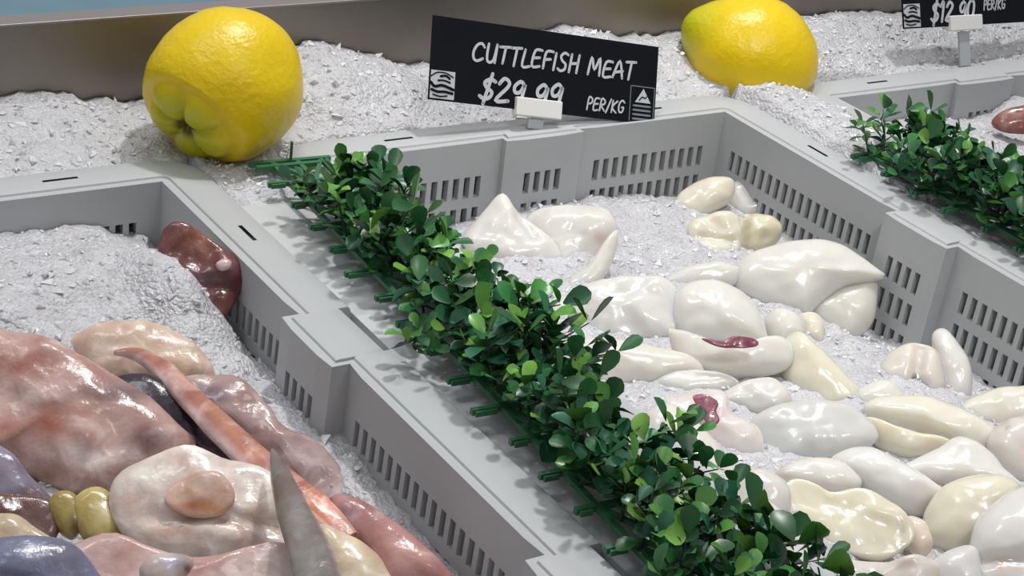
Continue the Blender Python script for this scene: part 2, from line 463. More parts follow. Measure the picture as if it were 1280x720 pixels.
def ribbon(vs, fs, pts, w, put, lift):
    # smooth the polyline, then a flat strip with rounded ends
    P = [V((p[0], p[1])) for p in pts]
    if len(P) > 2:
        Q = []
        for i in range(len(P)-1):
            p0 = P[max(0, i-1)]; p1 = P[i]; p2 = P[i+1]; p3 = P[min(len(P)-1, i+2)]
            for s in range(4):
                t = s/4
                c = .5*((2*p1)+(p2-p0)*t+(2*p0-5*p1+4*p2-p3)*t*t+(3*p1-p0-3*p2+p3)*t**3)
                Q.append(c)
        Q.append(P[-1]); P = Q
    k = len(vs); n = len(P)
    for i in range(n):
        d = (P[min(n-1, i+1)]-P[max(0, i-1)])
        d = d.normalized() if d.length > 1e-9 else V((1, 0))
        nn = V((-d.y, d.x))*w/2
        a, b = P[i]+nn, P[i]-nn
        vs.append(put(a.x, a.y, lift)); vs.append(put(b.x, b.y, lift))
    for i in range(n-1):
        fs.append((k+2*i, k+2*i+1, k+2*i+3, k+2*i+2))
    for e in (0, n-1):
        kk = len(vs); c = P[e]
        for q in range(8):
            an = q*math.pi/4; vs.append(put(c.x+w/2*math.cos(an), c.y+w/2*math.sin(an), lift))
        fs.append(tuple(range(kk, kk+8)))
def write(text, s0, s1, t0, h, w, put, shear=.10, slope=0, lift=.00045):
    vs, fs = [], []
    tot = sum(G[c][0]+.10 for c in text)-.10
    k = (s1-s0)/tot; x = 0
    rnd = random.Random(3)
    for c in text:
        gw, strokes = G[c]; jit = rnd.uniform(-.05, .05); hh = h*rnd.uniform(.94, 1.06)
        for st in strokes:
            ribbon(vs, fs, [(s0+(x+p[0])*k+shear*p[1]*hh, t0+slope*(x*k)+(p[1]+jit)*hh) for p in st], w, put, lift)
            lift += .000004
        x += gw+.10
    return vs, fs
def rect(put, s0, s1, t0, t1, l): return [put(s0, t0, l), put(s1, t0, l), put(s1, t1, l), put(s0, t1, l)]
def sign(O, H, U, s_clip, W_, Hh, label, title, price, p_s, p_t, ph, unit_s, unit_t, uh, post_len, emblem_right):
    H = H.normalized(); U = (U-H*U.dot(H)).normalized(); Nn = H.cross(U).normalized()   # Nn faces the viewer
    if Nn.dot(CAM-O) < 0: Nn = -Nn
    root = empty('price_sign', O-U*post_len, label, 'sign')
    K = .972
    def put(s, t, l): return O+H*((s-s_clip)*K)+U*((t+.0047)*K)+Nn*l
    vs, fs = boxv(0, W_*K, 0, Hh*K, -.0012, 0, put(0, 0, 0), H, U, Nn)
    bevel(mesh('board', vs, fs, M_board, root, smooth=False), .0004)
    if title:
        vs, fs = write(title, .0305, .1640, .0295, .0120, .0019, put)
        mesh('product_name', vs, fs, M_chalk, root, smooth=False)
    vs, fs = write(price, p_s[0], p_s[1], p_t, ph, .0026, put, shear=.16)
    mesh('price', vs, fs, M_chalk, root, smooth=False)
    vs, fs = write('PER/KG', unit_s[0], unit_s[1], unit_t, uh, .0013, put)
    mesh('unit_text', vs, fs, M_chalk, root, smooth=False)
    # square emblem at the left: pale square, dark looping swoosh over a dark band
    e = .0185
    vs = rect(put, .0008, .0008+e, .0012, .0012+e, .0003); fs = [(0, 1, 2, 3)]
    em = mesh('square_emblem', vs, fs, M_chalk, root, smooth=False)
    vs, fs = [], []
    q = lambda pts: [(.0008+e*a, .0012+e*b) for a, b in pts]
    ribbon(vs, fs, q([(.02, .78), (.25, .92), (.60, .93), (.92, .80)]), .0009, put, .0005)
    ribbon(vs, fs, q([(.40, .80), (.62, .83), (.78, .74)]), .0016, put, .00052)
    ribbon(vs, fs, q([(.30, .64), (.55, .66), (.80, .60)]), .0012, put, .00054)
    ribbon(vs, fs, q([(.02, .55), (.18, .42), (.50, .48), (.95, .36)]), .0020, put, .00056)
    ribbon(vs, fs, q([(.05, .30), (.30, .24), (.60, .26), (.92, .22)]), .0018, put, .00058)
    ribbon(vs, fs, q([(.12, .13), (.40, .08), (.70, .12)]), .0010, put, .0006)
    mesh('emblem_mark', vs, fs, M_board, em, smooth=False)
    if emblem_right:
        x0, x1, y0, y1 = .1628, .1835, .0012, .0258
        vs, fs = [], []
        for pts in ([(x0, y0), (x0, y1)], [(x0, y1), (x1, y1)], [(x1, y1), (x1, y0)]):
            ribbon(vs, fs, pts, .0006, put, .0003)
        for k in range(4):
            yy = .0028+k*.0031
            ribbon(vs, fs, [(x0+.003, yy), (x1-.003, yy)], .0014, put, .0004)
        fr = mesh('tag_emblem', vs, fs, M_grey, root, smooth=False)
        vs = [put(x0+.0040, .0145, .0005), put(x1-.0030, .0145, .0005), put((x0+x1)/2+.0006, .0245, .0005)]
        tr_ = mesh('triangle_mark', vs, [(0, 1, 2)], M_chalk, fr, smooth=False)
        vs, fs = [], []
        ribbon(vs, fs, [(x0+.0075, .0160), (x0+.0100, .0185), (x0+.0125, .0178), (x0+.0138, .0190)], .0009, put, .0007)
        mesh('triangle_line', vs, fs, M_board, fr, smooth=False)
    vs, fs = boxv((s_clip-.0185)*K, (s_clip+.0185)*K, -.0040, .0082, -.0035, .0032, put(0, 0, 0), H, U, Nn)
    bevel(mesh('clip', vs, fs, M_clip, root, smooth=False), .0008)
    vs, fs = boxv(-.006, .006, -post_len, 0, -.0026, -.0004, O, H, U, Nn)
    bevel(mesh('post', vs, fs, M_post, root, smooth=False), .0005)
    return root
sign(aty(671, 148, .003), V((.98, -.09, -.167)), V((.22, .39, .90)), .0857, .1853, .0556,
     'black price sign with white handwritten CUTTLEFISH MEAT $29.99 on middle crate rim',
     'CUTTLEFISH MEAT', '$29.99', (.0385, .1035), .0040, .0155, (.1255, .1575), .0055, .0085, .007, True)
sign(aty(1206, 39, .0350), V((1, -.01, -.027)), V((.03, .40, .92)), .0700, .1853, .0556,
     'black price sign reading $12.90 on a clear post at the top right corner',
     None, '$12.90', (.0310, .0810), .0045, .0158, (.0930, .1190), .0120, .0080, .028, False)

# ------------------------------------------------------------------ hedge strips
def leafmesh(vs, fs, fm, cols, P, d, up, ln, w, col):
    d = d.normalized(); s = d.cross(up)
    s = s.normalized() if s.length > 1e-6 else V((1, 0, 0)); n = s.cross(d)
    k = len(vs)
    rows = [(0, .10), (.22, .55), (.48, .92), (.74, 1.0), (.92, .62), (1.0, .10)]
    cup = random.uniform(.10, .28); bend = random.uniform(-.30, .25)
    for (t, ww) in rows:
        c = P+d*(ln*t)+n*(ln*bend*t*t)
        vs.append(c-s*(w/2*ww)+n*(w*cup*ww)); vs.append(c); vs.append(c+s*(w/2*ww)+n*(w*cup*ww))
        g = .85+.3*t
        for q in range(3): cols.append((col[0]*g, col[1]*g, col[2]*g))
    for r in range(len(rows)-1):
        a = k+3*r
        fs.append((a, a+1, a+4, a+3)); fs.append((a+1, a+2, a+5, a+4)); fm += [0, 0]
GREENS = [(38, 84, 46), (46, 98, 54), (54, 112, 60), (34, 76, 50), (64, 122, 54), (44, 94, 68), (50, 106, 70)]
TIPS = [(104, 152, 60), (88, 140, 62), (116, 160, 72)]
def sprig_mesh(seed):
    random.seed(seed)
    vs, fs, fm, cols = [], [], [], []
    hgt = random.uniform(.020, .031)
    lean = V((random.uniform(-.35, .35), random.uniform(-.35, .35), 1)).normalized()
    nseg = 5; pts = []
    p = V((0, 0, 0)); d = lean.copy()
    for i in range(nseg+1):
        pts.append(p.copy()); p = p+d*(hgt/nseg); d = (d+V((random.gauss(0, .10), random.gauss(0, .10), 0))).normalized()
    def tube(pts, r0, r1):
        k = len(vs)
        for i, q in enumerate(pts):
            r = r0+(r1-r0)*i/(len(pts)-1)
            for a in range(5):
                an = a*2*math.pi/5; vs.append(q+V((math.cos(an)*r, math.sin(an)*r, 0))); cols.append((.02, .04, .02))
        for i in range(len(pts)-1):
            for a in range(5):
                b = (a+1) % 5; fs.append((k+i*5+a, k+i*5+b, k+i*5+5+b, k+i*5+5+a)); fm.append(1)
    tube(pts, .0011, .0006)
    ang = random.uniform(0, 6.28)
    def whorl(q, ang, ln, tip, n=2):
        for s in range(n):
            a = ang+s*2*math.pi/n+random.uniform(-.3, .3)
            el = random.uniform(-.1, .6) if not tip else random.uniform(.4, 1.0)
            dd = V((math.cos(a)*math.cos(el), math.sin(a)*math.cos(el), math.sin(el)))
            up = V((random.gauss(0, .3), random.gauss(0, .3), 1))
            c = lin(random.choice(TIPS if random.random() < (.22 if tip else .07) else GREENS))
            l = ln*random.uniform(.75, 1.15)
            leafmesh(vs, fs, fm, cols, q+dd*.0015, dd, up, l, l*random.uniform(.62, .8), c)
    for i in range(1, nseg+1):
        whorl(pts[i], ang, .0142, i == nseg, 2); ang += math.pi/2
        if i in (2, 3, 4) and random.random() < .8:
            a = random.uniform(0, 6.28); el = random.uniform(.3, .8)
            dd = V((math.cos(a)*math.cos(el), math.sin(a)*math.cos(el), math.sin(el)))
            e1 = pts[i]+dd*.010; e2 = pts[i]+dd*.018
            tube([pts[i], e1, e2], .0007, .0005)
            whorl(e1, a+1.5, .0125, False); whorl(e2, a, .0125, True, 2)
    me = bpy.data.meshes.new('sprig'); me.from_pydata([tuple(v) for v in vs], [], fs)
    me.materials.append(M_leaf); me.materials.append(M_stem)
    for q, k in zip(me.polygons, fm): q.material_index = k; q.use_smooth = True
    at_ = me.color_attributes.new('Col', 'FLOAT_COLOR', 'POINT'); fl = []
    for c in cols: fl += [c[0], c[1], c[2], 1]
    at_.data.foreach_set('color', fl)
    return me
SPR = [sprig_mesh(100+i) for i in range(12)]
def hedge(O, ang, length, width, label, seed, first, nrow, zmat, size=1.0):
    random.seed(seed)
    root = empty('hedge_strip', O, label, 'artificial hedge')
    ex = V((math.cos(ang), math.sin(ang), 0)); ey = V((math.sin(ang), -math.cos(ang), 0))     # ey runs toward the viewer
    O2 = V((O.x, O.y, zmat))
    vs, fs = [], []
    def bar(a, b, w, h, z=0):
        A = O2+ex*a[0]+ey*a[1]; B = O2+ex*b[0]+ey*b[1]; d = (B-A).normalized(); s = d.cross(V((0, 0, 1)))
        k = len(vs)
        for P in (A, B):
            for (i, j) in ((-1, -1), (1, -1), (1, 1), (-1, 1)):
                vs.append(P+s*(w/2*i)+V((0, 0, z+h/2*j)))
        for f in ((0, 1, 2, 3), (7, 6, 5, 4), (0, 4, 5, 1), (1, 5, 6, 2), (2, 6, 7, 3), (3, 7, 4, 0)): fs.append(tuple(k+i for i in f))
    p = .0295
    n = int(length/p)
    bar((-.004, 0), (width, 0), .0032, .003); bar((-.002, .006), (width*.8, .006), .0032, .003)
    for i in range(1, n+1):
        y = i*p
        e = random.uniform(-.002, .004); bar((-.005+e, y), (width+.002, y+random.uniform(-.001, .001)), .0026, .003)
        bar((-.004+e, y+.0028), (.006, y+.0028), .0014, .0026)
    for x in (.010, .026, .042, width-.004): bar((x, 0), (x, n*p), .003, .0025)
    for i in range(n):
        bar((.010, i*p), (.026, (i+1)*p), .0026, .002); bar((.042, i*p), (.026, (i+1)*p), .0026, .002)
    bar((.022, 0), (.0225, 0), .003, .014, .006)
    mesh('lattice', vs, fs, M_mat, root, smooth=False)
    k = 0
    rows = int((length-first)/.0195)
    for r in range(rows+1):
        for c in range(nrow):
            if k >= 100: break
            x = (.010 if nrow == 4 and length > .5 else .005)+(width-.014)*(c+.5)/nrow+random.uniform(-.004, .004); y = first+r*.0195+random.uniform(-.005, .005)
            o = bpy.data.objects.new('sprig', SPR[random.randrange(12)]); COL.objects.link(o); o.parent = root
            P = O2+ex*x+ey*y-O
            o.location = P
            tilt = (x/width-.40)*.8
            R = Matrix.Rotation(tilt+random.gauss(0, .16), 4, V((0, 1, 0))) @ Matrix.Rotation(random.gauss(0, .18), 4, V((1, 0, 0))) @ Matrix.Rotation(random.uniform(0, 6.28), 4, V((0, 0, 1)))
            o.rotation_euler = R.to_euler(); s = random.uniform(.78, 1.05)*size*(1.22 if random.random() < .13 else 1); o.scale = (s, s, s)
            k += 1
    return root
hedge(V((-.2135, -.012, .004)), math.radians(-4.4), .53, .048, 'long strip of artificial boxwood lying between left and middle crates', 17, .064, 4, .0055, .92)
hedge(V((.1835, -.112, .004)), 0.0, .42, .062, 'strip of artificial boxwood at the right picture edge, between middle and right crates', 9, .006, 4, .0055, .95)

# ------------------------------------------------------------------ cuttlefish
def catmull(P, n):
    Q = []; m = len(P)
    for i in range(m):
        p0, p1, p2, p3 = P[i-1], P[i], P[(i+1) % m], P[(i+2) % m]
        for s in range(8):
            t = s/8
            Q.append(.5*((2*p1)+(p2-p0)*t+(2*p0-5*p1+4*p2-p3)*t*t+(3*p1-p0-3*p2+p3)*t**3))
    L = [0]
    for i in range(len(Q)): L.append(L[-1]+(Q[(i+1) % len(Q)]-Q[i]).length)
    out = []; k = 0
    for i in range(n):
        s = L[-1]*i/n
        while L[k+1] < s: k += 1
        f = (s-L[k])/max(1e-9, L[k+1]-L[k])
        out.append(Q[k].lerp(Q[(k+1) % len(Q)], f))
    return out
SEED = [0]
def blob(name, outline, z, h, m, col, paint=(), label=None, cat=None, group=None, parent=None, a=.38, p=1.0, grooves=(), amp=.0012, flat=0, under=.6, wave=0, grow=1.05, big=.0022):
    """a fleshy piece: its outline is laid on a tilted plane in the heap and swelled to both sides"""
    SEED[0] += 1; sd = SEED[0]
    cx = sum(q[0] for q in outline)/len(outline); cy = sum(q[1] for q in outline)/len(outline)
    C = at(cx, cy, z)
    n = ((CAM-C).normalized()*(1-a)+V((0, 0, 1))*a).normalized()
    P = [onplane(q[0], q[1], C, n) for q in outline]
    P = catmull(P, 56)
    c0 = centre(P); P = [c0+(q-c0)*grow*(1+.035*nz(q, 70, sd)) for q in P]
    G2 = [([onplane(q[0], q[1], C, n) for q in gl], gw, gd) for gl, gw, gd in grooves]
    def segd(p, poly):
        b = 1e9
        for i in range(len(poly)-1):
            A, B = poly[i], poly[i+1]; ab = B-A
            t = max(0, min(1, (p-A).dot(ab)/max(1e-12, ab.dot(ab)))); b = min(b, (p-A-ab*t).length)
        return b
    vs, fs, cols = [], [], []
    NR = 16; base = tuple(c*(.86 if m is M_meat else 1) for c in lin(col))
    def colour(w):
        x, y = topx(w); c = V(base)
        wob = 8*nz(w, 90, sd)
        for (px, py, rx, ry, cc, k) in paint:
            d = ((x-px+wob)/rx)**2+((y-py+wob)/ry)**2
            c = c.lerp(V(lin(cc)), k*math.exp(-d*1.2))
        return tuple(c)
    rings = []
    for side in (1, -1):
        R = range(NR+1) if side == 1 else range(NR-1, -1, -1)
        for j in R:
            phi = (j/NR)*math.pi/2; t = math.sin(phi)**(1.0); e = math.cos(phi)**p
            if flat and side == 1: e = min(1, e*(1+flat))if j else 1
            ring = []
            for q in P:
                b = c0+(q-c0)*t
                hh = h*e*(1 if side == 1 else -under)
                w = b+n*hh
                dn = amp*(nz(b, 55, sd)*1.6+.6*nz(b, 140, sd))+big*nz(b, 32, sd)*math.cos(phi)**.5
                if wave: dn += wave*math.sin((b-c0).dot(CR)*220+sd)*t
                w = w+n*(dn*(1 if side == 1 else .4))
                if side == 1:
                    for gl, gw, gd in G2:
                        d = segd(b, gl); w = w-n*(gd*math.exp(-(d/gw)**2))
                ring.append(len(vs)); vs.append(w); cols.append(colour(w))
                if j == 0: break
            rings.append(ring)
    for r in range(len(rings)-1):
        A, B = rings[r], rings[r+1]
        if len(A) == 1:
            for i in range(len(B)): fs.append((A[0], B[i], B[(i+1) % len(B)]))
        elif len(B) == 1:
            for i in range(len(A)): fs.append((A[(i+1) % len(A)], A[i], B[0]))
        else:
            for i in range(len(A)):
                k = (i+1) % len(A); fs.append((A[i], B[i], B[k], A[k]))
    o = mesh(name, vs, fs, m, parent, cols=cols, loc=None if parent else basepoint(vs))
    if parent is not None:
        if label: o['label'] = label
    else: tag(o, label, cat, group)
    return o
W0 = (229, 227, 220); W1 = (231, 224, 206); W2 = (224, 222, 216); PK = (212, 176, 168)
def meat(label, outline, z, h, col=W0, **k):
    return blob('cuttlefish_meat', outline, z, h, M_meat, col, label=label, cat='cuttlefish', group='cleaned white cuttlefish in the middle crate', **dict(dict(grow=1.09), **k))
def scrap(parent, outline, z, label='purple scrap of skin', col=(128, 62, 88), h=.0012):
    return blob('skin_scrap', outline, z, h, M_skin, col, parent=parent, label=label, amp=.0016, p=.5, paint=((sum(p[0] for p in outline)/len(outline), sum(p[1] for p in outline)/len(outline), 7, 4, (176, 112, 132), .7),))
ZB = -.048
meat('small cream cuttlefish roll farthest back, near the corner of the middle crate', [(845, 265), (850, 245), (870, 230), (900, 224), (915, 230), (912, 250), (890, 265), (865, 278)], -.050, .010, W1)
meat('ice-dusted white piece right of the farthest back cuttlefish roll', [(912, 238), (930, 227), (955, 240), (965, 262), (945, 275), (918, 268)], -.054, .008, W2)
meat('lumpy cream piece just above the strip behind the round dome', [(862, 285), (885, 272), (915, 270), (925, 290), (920, 320), (895, 335), (870, 320)], -.052, .009, W1, amp=.003, grooves=[([(875, 300), (915, 305)], .003, .003)])
meat('pale yellow lump behind the largest pointed oval cuttlefish', [(920, 280), (945, 270), (972, 280), (972, 300), (945, 316), (922, 305)], -.052, .009, (229, 222, 196), amp=.003, grooves=[([(928, 282), (925, 318)], .003, .003)])
meat('flat white strip lying on ice behind the round dome', [(828, 352), (860, 335), (900, 330), (925, 338), (918, 354), (880, 360), (848, 360)], -.053, .007, W2)
meat('white mantle with peaked tip at the left near the back wall', [(582, 300), (600, 275), (628, 247), (645, 265), (668, 285), (695, 310), (692, 338), (650, 340), (608, 330)], -.047, .010, (228, 225, 220), amp=.002, grooves=[([(648, 272), (665, 300)], .004, .004)])
meat('broad white mantle beside the peaked one, with dark-edged opening', [(662, 272), (700, 262), (745, 262), (765, 280), (762, 300), (740, 330), (715, 345), (680, 348), (655, 325)], -.049, .010, (228, 225, 219), amp=.002, paint=((752, 300, 12, 8, (190, 165, 150), .8),))
meat('narrow white flap hanging below the opening of the broad mantle', [(735, 332), (758, 300), (770, 292), (766, 322), (750, 352), (725, 372), (704, 374), (712, 352)], -.046, .007, W2)
meat('wide flat white piece left of the round dome', [(690, 392), (730, 362), (780, 350), (830, 354), (843, 375), (840, 410), (810, 428), (760, 432), (712, 424)], -.051, .010, (226, 224, 220), amp=.0022)
meat('flat white piece in front of the wide one, reaching under the hedge leaves', [(680, 450), (720, 428), (780, 430), (840, 442), (872, 458), (860, 472), (800, 482), (740, 482), (700, 470)], -.050, .010, (229, 225, 216), paint=((715, 447, 20, 8, (222, 200, 170), .7),))
d = meat('round white dome with a purple streak along its lower edge', [(841, 392), (848, 370), (868, 357), (895, 355), (925, 367), (945, 392), (953, 412), (950, 430), (900, 430), (855, 422)], -.044, .014, W0)
scrap(d, [(878, 424), (900, 427), (918, 420), (944, 425), (944, 433), (915, 434), (895, 432)], -.024)
meat('plump white roll directly below the round dome', [(843, 415), (856, 426), (875, 432), (905, 434), (945, 432), (972, 424), (986, 440), (978, 460), (945, 469), (905, 471), (868, 463), (848, 445)], -.042, .012, (231, 229, 222))
meat('largest oval cuttlefish with a pointed right tip by the right wall', [(920, 350), (935, 325), (965, 312), (1000, 304), (1040, 307), (1075, 327), (1100, 345), (1085, 352), (1050, 360), (1025, 378), (1003, 394), (975, 386), (945, 373)], -.045, .014, W0)
meat('rounded white piece tucked under the largest pointed oval one', [(1012, 385), (1045, 360), (1088, 352), (1094, 375), (1086, 405), (1060, 425), (1035, 413), (1018, 398)], -.060, .012, (226, 222, 212))
meat('small white knob right of the round dome, left of its twin', [(955, 405), (968, 390), (985, 391), (1000, 400), (1003, 420), (985, 434), (965, 428)], -.050, .010, W0)
meat('small white knob beneath the largest pointed oval, right of its twin', [(998, 398), (1018, 393), (1030, 410), (1026, 432), (1006, 430)], -.056, .009, W1)
meat('long pale yellow piece slanting down between dome and curled mantle', [(980, 432), (998, 420), (1020, 435), (1045, 458), (1068, 485), (1066, 505), (1040, 512), (1012, 506), (990, 490), (978, 455)], -.047, .011, (232, 227, 206))
meat('white piece lying under the roll below the dome, at its left', [(815, 482), (850, 464), (905, 470), (920, 482), (890, 496), (845, 500)], -.052, .009, W0)
d = meat('white piece with a pink-purple patch beside the hedge leaves', [(832, 505), (870, 492), (905, 495), (915, 520), (946, 540), (946, 575), (915, 590), (880, 565), (850, 535)], -.046, .009, (226, 219, 215), amp=.002, paint=((890, 525, 22, 16, (222, 196, 198), .8),))
scrap(d, [(867, 496), (880, 494), (897, 503), (895, 514), (899, 525), (888, 532), (878, 520), (872, 508)], -.027, col=(146, 84, 104))
meat('icy white lump between the pale yellow piece and the purple patch', [(900, 500), (930, 480), (965, 474), (986, 500), (962, 518), (925, 514)], -.048, .008, W2, amp=.0025)
meat('greyish translucent flat cuttlefish in the centre of the heap', [(943, 532), (970, 512), (1010, 503), (1050, 508), (1075, 522), (1091, 545), (1075, 560), (1040, 575), (1000, 580), (960, 572)], -.044, .009, (214, 214, 212), amp=.0018)
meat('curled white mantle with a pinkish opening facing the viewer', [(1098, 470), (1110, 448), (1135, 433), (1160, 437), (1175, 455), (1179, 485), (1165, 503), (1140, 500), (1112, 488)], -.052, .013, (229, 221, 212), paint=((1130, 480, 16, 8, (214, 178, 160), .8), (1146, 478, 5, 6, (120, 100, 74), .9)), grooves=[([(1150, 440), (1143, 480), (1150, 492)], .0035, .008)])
meat('slim white piece standing upright against the right wall', [(1167, 422), (1180, 414), (1195, 428), (1210, 455), (1213, 485), (1205, 508), (1190, 506), (1178, 482), (1170, 450)], -.058, .010, (228, 226, 221))
meat('small white piece left of the split roll, under the curled mantle', [(1066, 495), (1098, 478), (1120, 484), (1132, 505), (1112, 516), (1085, 522), (1070, 512)], -.052, .009, W0)
meat('upper half of the split roll shaped like an open bun', [(1086, 514), (1098, 501), (1130, 497), (1170, 502), (1205, 515), (1235, 535), (1239, 552), (1215, 563), (1180, 554), (1140, 541), (1105, 531)], -.042, .011, (231, 228, 214), grooves=[([(1092, 524), (1140, 540), (1190, 556)], .004, .003)])
meat('lower half of the split roll shaped like an open bun', [(1084, 524), (1110, 534), (1150, 545), (1185, 552), (1170, 564), (1140, 574), (1110, 567), (1092, 550)], -.046, .010, (229, 222, 203))
meat('white piece behind the spotted one at the right edge', [(1200, 514), (1235, 492), (1265, 486), (1300, 488), (1305, 525), (1270, 535), (1240, 534)], -.050, .011, (232, 228, 215))
meat('white piece with small grey spots at the right edge', [(1236, 555), (1250, 535), (1275, 525), (1305, 528), (1305, 615), (1275, 604), (1250, 584)], -.042, .011, (222, 217, 209), paint=((1252, 525, 10, 5, (160, 155, 150), .5), (1258, 533, 5, 3, (120, 116, 116), .6), (1282, 565, 8, 12, (205, 180, 172), .7)))
meat('long smooth white piece slanting under the triangular flap', [(1042, 582), (1060, 566), (1090, 563), (1120, 578), (1160, 603), (1182, 620), (1167, 636), (1140, 641), (1108, 630), (1072, 607)], -.039, .012, (229, 228, 224))
meat('triangular white flap lying over the long smooth piece', [(1116, 592), (1150, 576), (1175, 562), (1200, 549), (1235, 568), (1252, 588), (1275, 608), (1232, 606), (1190, 604), (1150, 601)], -.034, .008, (228, 227, 222), a=.5)
meat('small shiny white piece right of the hedge tips', [(970, 598), (990, 582), (1020, 575), (1050, 580), (1073, 600), (1060, 615), (1030, 618), (996, 612)], -.040, .009, (228, 225, 219), paint=((975, 590, 14, 8, (150, 146, 146), .5),))
meat('cream ear-shaped edge right of the big flat cream slab', [(1132, 650), (1155, 655), (1165, 682), (1152, 696), (1136, 685)], -.040, .007, (228, 214, 200))
meat('big flat cream slab with a pointed left end, near the bottom', [(981, 612), (992, 600), (1016, 606), (1040, 618), (1075, 612), (1105, 624), (1135, 648), (1142, 672), (1122, 690), (1090, 699), (1050, 690), (1018, 674), (994, 650)], -.031, .0038, (226, 220, 198), a=.42, amp=.0020, p=.32, under=.9, grow=1.02, paint=((1090, 675, 30, 8, (205, 198, 185), .5), (1130, 660, 6, 14, (170, 160, 156), .6)), grooves=[([(1020, 625), (1110, 660)], .004, .0012)])
meat('cream piece under the triangular flap, left of the big right one', [(1158, 652), (1165, 630), (1185, 610), (1220, 600), (1256, 600), (1272, 620), (1252, 650), (1225, 682), (1190, 688), (1164, 674)], -.036, .013, (232, 226, 206))
meat('big white folded piece in the bottom right corner of the picture', [(1215, 695), (1225, 655), (1250, 630), (1280, 615), (1315, 618), (1318, 750), (1235, 748), (1216, 720)], -.024, .013, (229, 227, 223), paint=((1255, 706, 30, 7, (196, 172, 160), .8),), grooves=[([(1225, 708), (1290, 706)], .003, .004)])
meat('large white mantle at the bottom, right of the hedge end', [(905, 690), (925, 650), (955, 632), (980, 650), (1003, 680), (1030, 710), (1045, 750), (950, 750), (915, 720)], -.006, .013, (229, 227, 222), paint=((945, 650, 8, 5, (190, 150, 160), .5),))
meat('crumpled white piece along the bottom edge below the big slab', [(1020, 722), (1060, 702), (1110, 706), (1150, 700), (1168, 720), (1155, 752), (1040, 752)], -.028, .009, (226, 219, 212), amp=.004, paint=((1135, 700, 20, 8, (180, 170, 168), .6),))
meat('small white piece at bottom edge left of the big folded one', [(1160, 715), (1185, 692), (1218, 688), (1222, 735), (1180, 745)], -.034, .009, (220, 219, 218))
meat('white piece showing between hedge leaves and shiny small piece', [(905, 640), (920, 605), (945, 590), (978, 604), (986, 630), (975, 652), (940, 660)], -.008, .009, (226, 222, 217), paint=((945, 652, 9, 5, (150, 110, 120), .6),))
meat('white piece behind hedge leaves below the purple patch', [(800, 540), (835, 510), (870, 530), (910, 580), (925, 620), (890, 640), (840, 600)], -.022, .009, (226, 221, 216))

# whole pink cuttlefish in the left crate
def whole(name, label, outline, z, h, col, cat='cuttlefish', **k):
    k.setdefault('p', .7); k.setdefault('grow', 1.09); h *= .85
    return blob(name, outline, z, h, M_skin, col, label=label, cat=cat, **k)
oc = whole('octopus', 'dark red octopus poking out of the ice at the crate wall', [(200, 296), (222, 279), (246, 288), (270, 305), (293, 320), (309, 331), (311, 344), (301, 366), (287, 390), (270, 405), (245, 412), (215, 385), (198, 340)], -.0125, .0075, (112, 66, 64),
      paint=((250, 300, 26, 20, (158, 104, 84), .9), (262, 350, 34, 13, (62, 44, 54), .95), (298, 345, 12, 14, (100, 40, 50), .8), (266, 392, 22, 14, (172, 120, 112), .9)), cat='octopus', amp=.003, a=.25, grow=1.0, p=.6, grooves=[([(236, 366), (296, 362)], .0025, .003)])
blob('octopus_eye', [(270, 331), (276, 325), (284, 324), (289, 329), (286, 336), (276, 338)], -.0020, .0022, M_skin, (216, 192, 192), parent=oc, label='pale spot on the dark red skin', amp=.0003, big=.0003)
whole('cuttlefish_scrap', 'small ochre scrap at the front foot of the left ice heap', [(118, 404), (140, 396), (165, 400), (160, 408), (130, 410)], -.030, .004, (168, 128, 84))
whole('cuttlefish', 'cream cuttlefish body behind the thin orange strip', [(85, 440), (120, 412), (185, 408), (235, 432), (262, 470), (240, 490), (190, 485), (150, 482), (110, 470)], -.030, .011, (214, 192, 172), paint=((140, 440, 20, 16, (226, 214, 196), .7), (230, 455, 20, 20, (226, 205, 178), .7), (95, 445, 20, 14, (160, 130, 130), .8)), amp=.002)
whole('cuttlefish', 'big pink and orange mottled cuttlefish at the left edge', [(-30, 432), (25, 424), (80, 440), (130, 470), (180, 500), (215, 533), (234, 556), (190, 582), (165, 586), (140, 604), (92, 608), (50, 594), (10, 566), (-30, 560)], -.026, .014, (196, 164, 156),
      big=.004, paint=((20, 455, 56, 18, (158, 96, 76), .9), (62, 530, 30, 18, (166, 98, 72), .95), (0, 535, 40, 14, (188, 130, 108), .8), (122, 570, 44, 14, (242, 234, 230), 1), (150, 490, 64, 12, (116, 98, 104), .85), (55, 494, 34, 9, (236, 226, 222), .85), (105, 515, 22, 10, (180, 130, 116), .8), (182, 552, 30, 16, (142, 112, 118), .85), (40, 582, 26, 12, (216, 184, 182), .7), (52, 598, 16, 7, (140, 108, 30), 1)), amp=.002)
whole('cuttlefish', 'mauve wet cuttlefish between the orange strip and the crate wall', [(232, 482), (270, 474), (305, 483), (335, 512), (355, 540), (395, 556), (420, 585), (432, 630), (415, 655), (378, 620), (335, 585), (290, 545), (255, 515)], -.035, .012, (182, 158, 156),
      paint=((262, 492, 24, 12, (112, 92, 104), .9), (310, 500, 20, 20, (178, 150, 144), .7), (395, 590, 30, 26, (196, 176, 174), .8), (340, 545, 20, 14, (184, 152, 148), .7)), amp=.0022)
whole('cuttlefish', 'nearly black purple wet cuttlefish under the orange strip', [(140, 482), (165, 473), (195, 476), (235, 500), (275, 545), (312, 590), (280, 588), (240, 566), (205, 538), (165, 508)], -.032, .008, (52, 42, 52), paint=((175, 490, 26, 12, (98, 86, 104), .8), (292, 582, 12, 7, (130, 116, 122), .6)))
